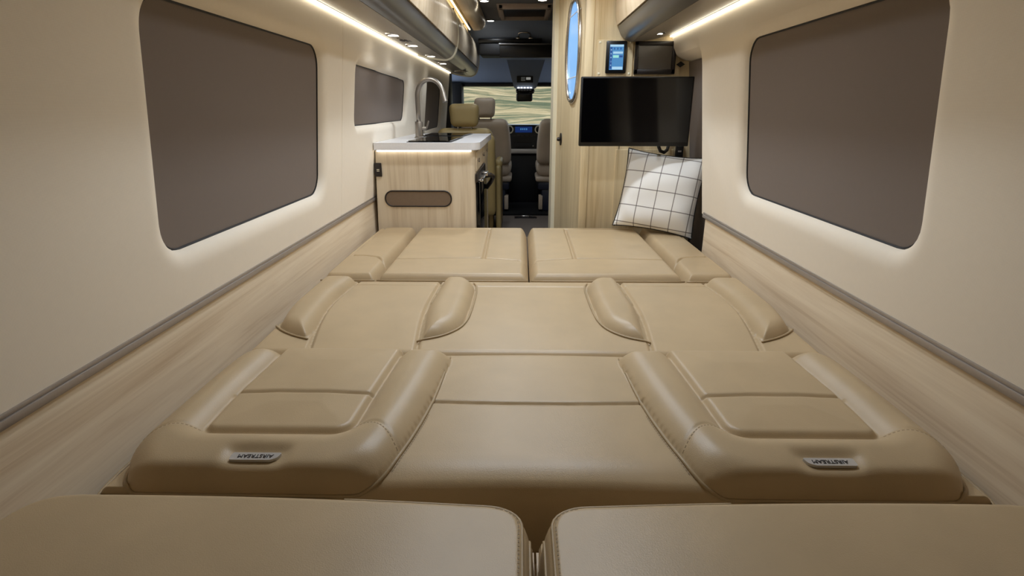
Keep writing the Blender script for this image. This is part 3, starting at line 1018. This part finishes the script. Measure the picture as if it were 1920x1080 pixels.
def locker(side, y0, y1, doors, label, rim_end=True):
    t = thing('overhead_locker', label, 'locker', (side * .62, (y0 + y1) / 2, 1.40), group='overhead lockers')
    sm = lambda p: chaikin(p, 2, False)
    obj('underside', sheet(sm(UNDER), side, y0, y1, -.008), 'greymetal', t)
    obj('fascia', sheet(sm(NOSE), side, y0, y1, -.008), 'slate', t)
    obj('top', box(*sorted((side * .50, side * .70)), y0, y1, 1.706, 1.712), 'rim', t, smooth=False)
    for a, b in doors:
        d = obj('door', sheet(sm(DOORP), side, a + .002, b - .002, -.014), 'lockerdoor', t)
        yl = b - .09
        obj('latch', xf(lathe([(.009, 0), (.009, .004), (.006, .007)], 14), Matrix.Translation((side * .461, yl, 1.51)) @ Vector((-side, 0, 0)).to_track_quat('Z', 'Y').to_matrix().to_4x4()), 'bezel', d)
        obj('door_edge', box(*sorted((side * .470, side * .50)), b - .004, b + .004, 1.47, 1.70), 'bezel', t, smooth=False)
    full = UNDER + NOSE[1:] + DOORP
    inner = [(q[0] + (.03 if q[0] < .6 else 0), q[1] + .025) for q in full]
    outl = chaikin(full, 2, False)
    if rim_end:
        obj('end_panel', prism(outl + [(.70, 1.708), (.728, 1.45)], lambda a, z: (side * a, y1 - .012, z), lambda a, z: (side * a, y1, z)), 'lockerdoor', t)
        obj('end_rim', tube([(side * a, y1 - .004, z) for a, z in outl], .019, 10), 'rim', t, smooth='all')
    return t
locker(-1, .34, 3.93, [(.34, 1.07), (1.07, 1.83), (1.83, 2.59), (2.59, 3.06), (3.06, 3.915)], 'long timber overhead locker above the left wall, nearer one with round latches')
locker(-1, 3.95, 5.80, [(3.955, 4.56), (4.56, 5.17), (5.17, 5.785)], 'shorter timber overhead locker beyond the kitchen, nearest the cab')
locker(1, .34, 2.975, [(.34, 1.07), (1.07, 1.83), (1.83, 2.972)], 'timber overhead locker above the right wall, ending at the bathroom partition', False)
# crown boards between lockers and ceiling, with a warm strip behind
for side, y1, lb in ((-1, 5.25, 'left'), (1, 2.975, 'right')):
    t = thing('crown_board', 'pale timber crown board above the %s hand lockers' % lb, 'trim board', (side * .42, y1 / 2, 1.72))
    obj('board', sheet(chaikin([(.452, 1.752), (.405, 1.752), (.378, 1.762), (.362, 1.785), (.358, 1.8285)], 2, False), side, .34, y1, -.014), 'wood_y', t)
    s = obj('strip', box(*sorted((side * .475, side * .485)), .40, y1 - .06, 1.735, 1.741), 'led_cove', t, smooth=False)
    obj('backing', box(*sorted((side * .50, side * .515)), .34, y1, 1.713, 1.8285), 'wood_y', t, smooth=False)

# LED strips along the tops of the walls
for side, y1, lb in ((-1, 5.72, 'left'), (1, 2.97, 'right')):
    t = thing('led_strip', 'glowing warm strip light along the top of the %s wall' % lb, 'strip light', (side * .735, y1 / 2, 1.415))
    z = 1.414
    obj('diffuser', box(*sorted((side * (wx(z) - .003), side * (wx(z) - .013))), 1.20, y1, z - .003, z + .003, .001), 'led', t, smooth=False)
    obj('channel', box(*sorted((side * (wx(z) - .002), side * (wx(z) - .016))), .36, y1, z + .0035, z + .010, .001), 'rim', t, smooth=False)

def puck(x, y, z, label, power, rad=.032, group='lamps under the lockers', spread=2.4):
    t = thing('puck_lamp', label, 'lamp', (x, y, z), group=group)
    obj('bezel', join(lathe([(rad + .012, 0), (rad + .012, -.006), (rad + .004, -.010), (rad, -.010), (rad, -.002)], 28, at=(x, y, z))), 'chrome', t)
    obj('lens', lathe([(rad, -.003), (rad, -.008), (rad * .6, -.010)], 24, at=(x, y, z)), 'lens', t)
    light('lamp_light', 'SPOT', (0, 0, -.02), power, WARM, rad, spread=spread, parent=t)
    return t
puck(-.623, 2.763, 1.4055, 'round lit lamp beside the switch plate, nearest of four under left locker', P_PUCK)
puck(-.612, 3.175, 1.4035, 'round lit lamp just past the switch plate under the left locker', P_PUCK)
puck(-.606, 3.77, 1.403, 'round lit lamp near the end rim of the longer left locker', P_PUCK)
puck(-.608, 4.35, 1.4035, 'round lit lamp under the shorter left locker near the cab', P_PUCK)
puck(.600, 2.73, 1.406, 'round lit lamp under the right locker above the television', P_PUCK * 2)
puck(-.297, 4.37, 1.829, 'round lit ceiling lamp left of the roof vent', P_FRONT, .03, 'ceiling lamps')
puck(.128, 4.34, 1.829, 'round lit ceiling lamp right of centre by the bathroom post', P_FRONT, .03, 'ceiling lamps')
puck(-.300, 5.28, 1.829, 'round lit ceiling lamp beside the crown board end, farthest forward', P_FRONT, .03, 'ceiling lamps')
for x, y, lb in ((-.22, 1.52, 'left of centre above the middle bench'), (.22, 1.52, 'right of centre above the middle bench'), (-.22, 2.5, 'left of centre above the loose cushions'), (.22, 2.5, 'right of centre above the loose cushions'), (-.12, 3.3, 'above the aisle beside the kitchen unit')):
    puck(x, y, 1.829, 'added unseen ceiling lamp ' + lb, P_FILL, .05, 'added ceiling lamps above the bed', 2.75)  # out of view, added to light the bed, walls and partition
# switch plate between the first two lamps
sp = thing('switch_plate', 'small dark switch plate between the lamps under the left locker', 'switch', (-.605, 2.94, 1.401))
obj('plate', box(-.640, -.570, 2.88, 3.02, 1.3955, 1.4005, .002), 'greymetal', sp)
for i in range(3): obj('switch', box(-.633 + i * .022, -.617 + i * .022, 2.91, 2.98, 1.392, 1.396, .001), 'bezel', sp)
sg = thing('speaker_grille', 'round dark speaker under the shorter left locker', 'speaker', (-.55, 5.05, 1.389))
obj('ring', lathe([(.06, 0), (.06, -.006), (.048, -.008), (.045, -.004)], 24, at=(-.55, 5.05, 1.389)), 'greymetal', sg)
obj('mesh', lathe([(.044, -.002), (.030, -.005), (.004, -.006)], 20, at=(-.55, 5.05, 1.389)), 'bezel', sg)

# ================================================================== KITCHEN UNIT
XR = -.268; YN = 2.905; YF = 4.02; CZ0 = .862
ku = thing('kitchen_unit', 'pale timber kitchen unit with speaker grille in its end', 'cabinet', (-.53, 3.45, 0))
cab = roundpoly([(-.826, YN), (XR, YN), (XR, YF), (-.826, YF)], [.0, .030, .01, .0], 6)
obj('carcass', prism(cab, lambda x, y: (x, y, 0.0), lambda x, y: (max(x, -.797), y, CZ0 - .004)), 'wood_z', ku)
gr = rrect(-.760, -.400, .562, .645, .040)
obj('speaker_cloth', prism(gr, lambda x, z: (x, YN - .002, z), lambda x, z: (x, YN + .004, z)), 'grille', ku)
obj('grille_rim', tube([(x, YN - .002, z) for x, z in gr], .004, 6, True), 'bezel', ku, smooth='all')
for y in (3.02, 3.42, 3.78):
    k = obj('knob', xf(lathe([(.006, 0), (.006, .010), (.011, .012), (.011, .018)], 12), Matrix.Translation((XR, y, .800)) @ Vector((1, 0, 0)).to_track_quat('Z', 'Y').to_matrix().to_4x4()), 'chrome', ku)
obj('drawer_front', box(XR - .004, XR + .006, 2.96, 3.40, .745, .845, .002), 'wood_z', ku, smooth=False)
obj('drawer_front', box(XR - .004, XR + .006, 3.42, 3.98, .745, .845, .002), 'wood_z', ku, smooth=False)
ot = thing('wall_socket', 'small dark charging socket on the end of the kitchen unit', 'socket', (-.787, YN - .005, .758))
obj('plate', box(-.806, -.768, YN - .009, YN - .0005, .722, .794, .003), 'bezel', ot)
obj('port', join(box(-.794, -.780, YN - .0100, YN - .0085, .758, .761), box(-.794, -.780, YN - .0100, YN - .0085, .750, .753)), 'rim', ot, smooth=False)
# fridge set into the aisle side
fr = thing('fridge', 'black fridge with metal latch in the aisle side of kitchen unit', 'fridge', (XR, 3.30, .35))
obj('door', box(XR + .0005, XR + .022, 2.93, 3.52, .10, .690, .004), 'gloss', fr)
obj('frame', join(box(XR + .0005, XR + .012, 2.915, 3.56, .690, .735, .003), box(XR + .0005, XR + .014, 3.52, 3.56, .06, .73)), 'bezel', fr)
l_ = obj('latch', join(box(XR + .004, XR + .040, 2.95, 3.20, .690, .700, .003), box(XR + .010, XR + .050, 3.22, 3.30, .688, .712, .006)), 'chrome', fr)
obj('handle', tube([(XR + .02, 3.32, .68), (XR + .06, 3.36, .68), (XR + .07, 3.44, .66), (XR + .05, 3.50, .62), (XR + .02, 3.50, .58)], .014, 8), 'bezel', fr, smooth='all')
obj('kick_plate', box(XR + .0005, XR + .010, 2.98, 3.70, .0, .095), 'alu', fr, smooth=False)
# worktop
wt = thing('worktop', 'white solid surface worktop with rounded corner on the kitchen unit', 'worktop', (-.53, 3.45, CZ0))
wp = roundpoly([(-.796, 2.872), (-.268, 2.872), (-.240, 2.93), (-.240, 4.06), (-.796, 4.06)], [.004, .05, .05, .02, .004], 6)
obj('slab', prism(wp, lambda x, y: (x, y, CZ0), lambda x, y: (x, y, .899)), 'white_top', wt)
lu = thing('counter_strip_light', 'glowing strip light under the worktop lip', 'strip light', (-.55, 2.89, .858))
obj('diffuser', box(-.785, -.285, 2.890, 2.899, .8535, .8605), 'led_counter', lu, smooth=False)
for nm, lab, pts in (('sink_lid', 'black glass lid over the sink, nearer of two', [(-.625, 2.925), (-.400, 2.925), (-.385, 3.44), (-.595, 3.44)]), ('hob', 'black glass hob at the far end of the worktop', [(-.66, 3.56), (-.40, 3.58), (-.375, 3.98), (-.66, 3.98)])):
    q = thing(nm, lab, 'lid' if nm == 'sink_lid' else 'hob', (sum(p[0] for p in pts) / 4, sum(p[1] for p in pts) / 4, .899))
    obj('glass', prism(roundpoly(pts, .015, 3), lambda x, y: (x, y, .9005), lambda x, y: (x, y, .907)), 'glasslid', q)
    obj('rim', prism(roundpoly([(a + (.008 if a > -.5 else -.008), b + (.008 if b > 3.2 and nm == 'sink_lid' or b > 3.7 else -.008)) for a, b in pts], .018, 3), lambda x, y: (x, y, .8992), lambda x, y: (x, y, .9015)), 'bezel', q)
# tap
fx, fy = -.640, 3.36
fa = thing('tap', 'tall brushed steel swan neck tap on the worktop', 'tap', (fx, fy, .899))
obj('base', lathe([(.030, .899), (.030, .906), (.024, .910), (.023, .990), (.021, .996)], 24, at=(fx, fy, 0)), 'nickel', fa)
zz = [.99, 1.05, 1.12]
neck = [(fx, fy, z) for z in (.99, 1.05, 1.105)] + [(fx + .082 - .082 * math.cos(a), fy - .02 * a, 1.135 + .098 * math.sin(a)) for a in [PI * i / 18 * .90 for i in range(1, 19)]]
e = neck[-1]
neck += [(e[0] + .010, e[1] - .01, e[2] - .045)]
neck = [(x, y, z) for x, y, z in neck]
obj('neck', tube(neck, .0135, 14), 'nickel', fa, smooth='all')
e = neck[-1]
obj('spout_head', tube([neck[-2], (e[0] + .004, e[1] - .002, e[2] - .012)], .0155, 14), 'nickel', fa)
obj('lever', join(tube([(fx + .020, fy, .955), (fx + .045, fy, .955)], .012, 12), tube([(fx + .045, fy, .955), (fx + .055, fy, .985), (fx + .06, fy, 1.0)], .005, 8)), 'nickel', fa)

# ================================================================== TELEVISION WALL
tv = thing('television', 'flat black television hung on the bathroom partition', 'television', (.525, 2.74, 1.05), (0, 0, 0))
obj('housing', box(.262, .796, 2.712, 2.742, .893, 1.212, .004), 'black', tv)
obj('screen', box(.270, .788, 2.7095, 2.713, .912, 1.205), 'gloss', tv, smooth=False)
obj('wall_arm', join(box(.45, .60, 2.742, 2.76, .98, 1.13, .004), box(.50, .55, 2.76, 2.972, 1.03, 1.08, .004), box(.46, .59, 2.965, 2.979, .97, 1.14, .003)), 'black', tv)
mp = thing('mounting_panel', 'pale timber panel carrying the two small screens', 'panel', (.58, 2.975, 1.31))
obj('board', box(.365, .548, 2.970, 2.9795, 1.226, 1.400, .002), 'wood_z2', mp, smooth=False)
obj('board', box(.553, .790, 2.967, 2.9795, 1.226, 1.400, .002), 'wood_z2', mp, smooth=False)
for x, z in ((.377, 1.388), (.377, 1.240), (.532, 1.388), (.532, 1.240)):
    obj('screw', lathe([(.006, 0), (.006, -.002), (.003, -.004)], 12, 'y', (x, 2.970, z)), 'rim', mp)
tb = thing('control_tablet', 'small upright touch screen with blue display', 'screen', (.465, 2.965, 1.31))
obj('bezel', box(.408, .513, 2.955, 2.9695, 1.240, 1.394, .006), 'black', tb)
sc = obj('display', box(.426, .496, 2.953, 2.9552, 1.257, 1.376), 'scr_blue', tb, smooth=False)
for nm, m_, x0, x1, z0, z1 in (('status_bar', 'scr_pale', .427, .495, 1.366, 1.3755), ('side_menu', 'scr_navy', .427, .438, 1.262, 1.364), ('tile', 'scr_pale', .443, .492, 1.333, 1.343), ('tile', 'scr_teal', .443, .472, 1.314, 1.326), ('tile', 'scr_navy', .475, .492, 1.316, 1.325), ('tile', 'scr_pale', .441, .494, 1.259, 1.272), ('icon', 'scr_pale', .430, .436, 1.348, 1.354), ('icon', 'scr_pale', .430, .436, 1.330, 1.336), ('icon', 'scr_pale', .430, .436, 1.312, 1.318), ('icon', 'scr_pale', .429, .437, 1.292, 1.300), ('icon', 'scr_pale', .430, .436, 1.276, 1.282), ('icon', 'scr_navy', .446, .452, 1.352, 1.361), ('icon', 'scr_navy', .462, .468, 1.352, 1.361), ('icon', 'scr_navy', .478, .484, 1.352, 1.361)):
    obj(nm, box(x0, x1, 2.9520, 2.9532, z0, z1), m_, sc, smooth=False)
mo = thing('monitor', 'dark brown framed monitor with grey screen beside the tablet', 'screen', (.655, 2.96, 1.31))
obj('frame', join(box(.553, .762, 2.948, 2.9665, 1.371, 1.391, .003), box(.553, .762, 2.948, 2.9665, 1.236, 1.260, .003), box(.553, .572, 2.948, 2.9665, 1.236, 1.391, .003), box(.742, .762, 2.948, 2.9665, 1.236, 1.391, .003)), 'bezel', mo)
obj('screen', box(.570, .744, 2.957, 2.9665, 1.258, 1.373), 'monitor', mo, smooth=False)
kb = thing('sensor_knob', 'small black diamond shaped sensor right of the monitor', 'sensor', (.790, 2.96, 1.285))
obj('cap', prism([(.770, 1.283), (.790, 1.269), (.812, 1.283), (.790, 1.297)], lambda x, z: (x, 2.955, z), lambda x, z: (x, 2.975, z)), 'gasket', kb, smooth=False)
obj('stem', box(.782, .800, 2.972, 2.9795, 1.276, 1.292), 'gasket', kb, smooth=False)
cb = thing('power_cable', 'thin black cable looping below the television', 'cable', (.72, 2.90, .90))
obj('cord', tube([(.66, 2.76, .91), (.675, 2.80, .885), (.695, 2.84, .862), (.722, 2.87, .852), (.748, 2.91, .862), (.765, 2.95, .89), (.77, 2.976, .93)], .009, 8), 'gasket', cb, smooth='all')
obj('plug', box(.752, .788, 2.955, 2.9795, .915, .950, .004), 'black', cb)
rk = thing('wall_socket', 'black upright socket below the right end of the television', 'socket', (.828, 2.97, .85))
obj('plate', box(.808, .848, 2.955, 2.979, .800, .890, .004), 'black', rk)
obj('port', box(.818, .836, 2.953, 2.956, .848, .856), 'alu', rk, smooth=False)

# ================================================================== SEATS
def seat(name, label, loc, rz, skin, wide=.50, back_h=.62, base='pedestal', seat_z=.46, head=True, rake=.10, group=None, hw=.25):
    t = thing(name, label, 'seat', loc, (0, 0, rz), group)
    # local axes: sitter looks along +y
    obj('seat_cushion', puff(wide, .50, .15, .06, 12, lambda x, y, z: (x, y, z + seat_z + .02 * (abs(x) / (wide / 2)) ** 2)), skin, t, local=True, smooth='all')
    obj('cushion_shell', puff(wide + .01, .50, .06, .028, 8, lambda x, y, z: (x, y, z + seat_z - .095)), skin, t, local=True, smooth='all')
    def bk(x, y, z):
        k = (z + back_h / 2) / back_h
        sx = 1 - .22 * max(0, k - .35) ** 1.5
        return (x * sx, y - .25 - rake * k + .03 * math.cos(x / wide * PI), z + seat_z + .06 + back_h / 2)
    obj('backrest', puff(wide, .15, back_h, .065, 14, bk), skin, t, local=True, smooth='all')
    if head:
        zt = seat_z + .06 + back_h
        obj('headrest', puff(hw, .10, .19, .045, 12, lambda x, y, z: (x * (1 + .06 * (z / .095)), y - .25 - rake - .01, z + zt + .105)), skin, t, local=True, smooth='all')
        obj('headrest_post', join(tube([(-.06, -.26 - rake, zt - .05), (-.06, -.26 - rake, zt + .05)], .007), tube([(.06, -.26 - rake, zt - .05), (.06, -.26 - rake, zt + .05)], .007)), 'chrome', t, local=True)
    obj('pedestal', join(box(-wide / 2 + .06, wide / 2 - .06, -.20, .20, .0, seat_z - .20, .02), box(-wide / 2 + .02, wide / 2 - .02, -.22, .22, seat_z - .21, seat_z - .12, .02)), base, t, local=True)
    for s in (-1, 1):
        obj('side_cover', box(*sorted((s * (wide / 2 - .03), s * (wide / 2 - .075))), -.23, -.10, .02, .17, .01), 'seat_cream' if base == 'pedestal' else skin, t, local=True)
    return t
ls = seat('lounge_seat', 'honey leather seat with headrest just beyond the worktop', (-.510, 5.13, 0.0), 0, 'seat_gold', .53, .455, 'bezel', .40, True, .06)
# its tall moulded back and side, seen past the kitchen unit
obj('back_shell', puff(.53, .10, .70, .045, 12, lambda x, y, z: (x, y - .36, z + .51)), 'seat_gold', ls, local=True, smooth='all')
obj('armrest', puff(.07, .40, .08, .034, 10, lambda x, y, z: (x + .285, y - .02, z + .60)), 'seat_gold', ls, local=True, smooth='all')
obj('side_panel', puff(.05, .46, .58, .024, 8, lambda x, y, z: (x + .285, y - .06, z + .30)), 'seat_gold', ls, local=True, smooth='all')
seat('driver_seat', 'cream leather driver seat behind the honey seat', (-.385, 5.98, 0.02), 0, 'seat_cream', .52, .46, 'pedestal', .44, True, .10, 'cab seats', .205)
seat('passenger_seat', 'cream leather passenger seat half hidden by the bathroom post', (.400, 5.98, 0.02), 0, 'seat_cream', .52, .46, 'pedestal', .44, True, .10, 'cab seats', .205)

# ================================================================== DASHBOARD AND CAB
da = thing('dashboard', 'black dashboard with round vents and lit blue radio display', 'dashboard', (0, 6.7, .02))
obj('top_pad', box(-.90, .90, 6.52, 6.95, .70, .86, .05, 4), 'blacksoft', da)
obj('centre_stack', box(-.235, .255, 6.36, 6.75, .56, .905, .03, 3), 'black', da)
obj('lower_console', join(box(-.17, .19, 6.38, 6.75, .02, .57, .02), box(-.9, .9, 6.6, 6.95, .02, .72, .03)), 'blacksoft', da)
obj('silver_trim', box(-.20, .22, 6.345, 6.40, .585, .640, .012), 'plate', da)
for x in (-.155, .180):
    v = obj('air_vent', lathe([(.046, 0), (.046, -.016), (.036, -.020), (.034, -.006)], 24, 'y', (x, 6.362, .853)), 'rim', da)
    obj('vent_core', lathe([(.033, 0), (.033, -.010), (.010, -.014)], 20, 'y', (x, 6.362, .853)), 'black', v)
r_ = obj('radio_display', box(-.09, .105, 6.354, 6.362, .820, .885, .002), 'scr_dash', da, smooth=False)
obj('readout', join(*[box(-.03 + i * .022, -.018 + i * .022, 6.352, 6.3545, .848, .866) for i in range(4)]), 'scr_blue', r_, smooth=False)
for i in range(6):
    obj('button', box(-.12 + i * .050, -.085 + i * .050, 6.352, 6.362, .775, .790, .002), 'bezel', da)
for x in (-.07, .09):
    obj('button_light', box(x, x + .035, 6.353, 6.361, .665, .678, .002), 'alu', da)
obj('storage_tray', box(-.09, .11, 6.345, 6.365, .650, .70, .004), 'gasket', da)

# overhead bin and trays above the cab
ob = thing('overhead_bin', 'black overhead storage bin hanging above the cab', 'bin', (.05, 5.52, 1.53))
obj('front', box(-.225, .35, 5.40, 5.47, 1.528, 1.645, .008), 'black', ob)
obj('lip', box(-.235, .35, 5.392, 5.41, 1.636, 1.650, .004), 'slate', ob)
obj('tray', join(box(-.42, .42, 5.47, 5.80, 1.555, 1.66, .02)), 'blacksoft', ob)
ol = thing('overhead_shelf', 'black shelf ledge behind the overhead bin', 'shelf', (-.2, 5.46, 1.66))
obj('ledge', box(-.43, .17, 5.47, 5.62, 1.66, 1.70, .01), 'black', ol)
bkt = thing('roof_bracket', 'small shiny chrome bracket on the cab ceiling', 'bracket', (0, 5.44, 1.70))
obj('loop', tube(chaikin([(-.045, 5.44, 0), (-.045, 5.44, 0)], 1, False) and [(-.055, 5.45, 1.70), (-.050, 5.42, 1.735), (-.03, 5.41, 1.742), (.03, 5.41, 1.742), (.055, 5.42, 1.735), (.06, 5.45, 1.70)], .008, 8), 'chrome', bkt, smooth='all')
obj('foot', join(box(-.075, -.04, 5.42, 5.46, 1.690, 1.705, .004), box(.04, .08, 5.42, 5.46, 1.690, 1.705, .004)), 'chrome', bkt)
rv = thing('roof_vent', 'taupe square roof vent frame in the dark ceiling', 'vent', (0, 4.82, 1.80))
for a in ((-.20, .205, 4.53, 4.575), (-.20, .205, 5.05, 5.10), (-.20, -.165, 4.53, 5.10), (.17, .205, 4.53, 5.10)):
    obj('frame', box(*a, 1.795, 1.829, .006), 'vent', rv)
obj('cover', box(-.165, .17, 4.575, 5.05, 1.818, 1.8285), 'bezel', rv, smooth=False)
obj('rim', box(-.215, .22, 4.515, 5.115, 1.822, 1.8295, .002), 'vent', rv)
# overhead console and mirror
oc_ = thing('overhead_console', 'slate overhead console tapering down with reading lights', 'console', (.02, 5.95, 1.25))
cp = [(-.185, 1.60), (.235, 1.60), (.165, 1.38), (.135, 1.275), (-.095, 1.275), (-.125, 1.38)]
obj('housing', prism(roundpoly(cp, [.01, .01, .05, .03, .03, .05]), lambda x, z: (x, 5.90 + (1.6 - z) * .25, z), lambda x, z: (x * .9, 6.14 + (1.6 - z) * .1, z)), 'headliner', oc_)
sd = obj('switch_panel', box(-.068, .100, 5.942, 5.975, 1.335, 1.398, .004), 'gasket', oc_)
gl = []
for i in range(4):
    for j in range(3): gl.append(box(-.022 + i * .011, -.017 + i * .011, 5.940, 5.943, 1.353 + j * .014, 1.358 + j * .014))
gl.append(box(.028, .075, 5.940, 5.943, 1.362, 1.386))
obj('symbol', join(*gl), 'scr_text', sd, smooth=False)
for x in (-.062, -.030, .003, .036, .068):
    obj('reading_light', box(x, x + .022, 5.966, 5.990, 1.281, 1.289, .003), 'reading', oc_)
obj('mirror_mount', box(-.08, .12, 5.985, 6.10, 1.225, 1.285, .03, 3), 'gloss', oc_)
obj('sensor_pod', box(-.075, .098, 5.99, 6.10, 1.150, 1.235, .02, 3), 'black', oc_)
fb = thing('floor_bracket', 'small metal bracket on the carpet before the cab step', 'bracket', (.03, 5.50, 0))
obj('plate', box(-.085, .145, 5.46, 5.54, .0005, .008, .003), 'bezel', fb)
obj('loop', tube([(-.02, 5.49, .008), (-.005, 5.49, .02), (.06, 5.49, .02), (.075, 5.49, .008)], .009, 8), 'chrome', fb, smooth='all')
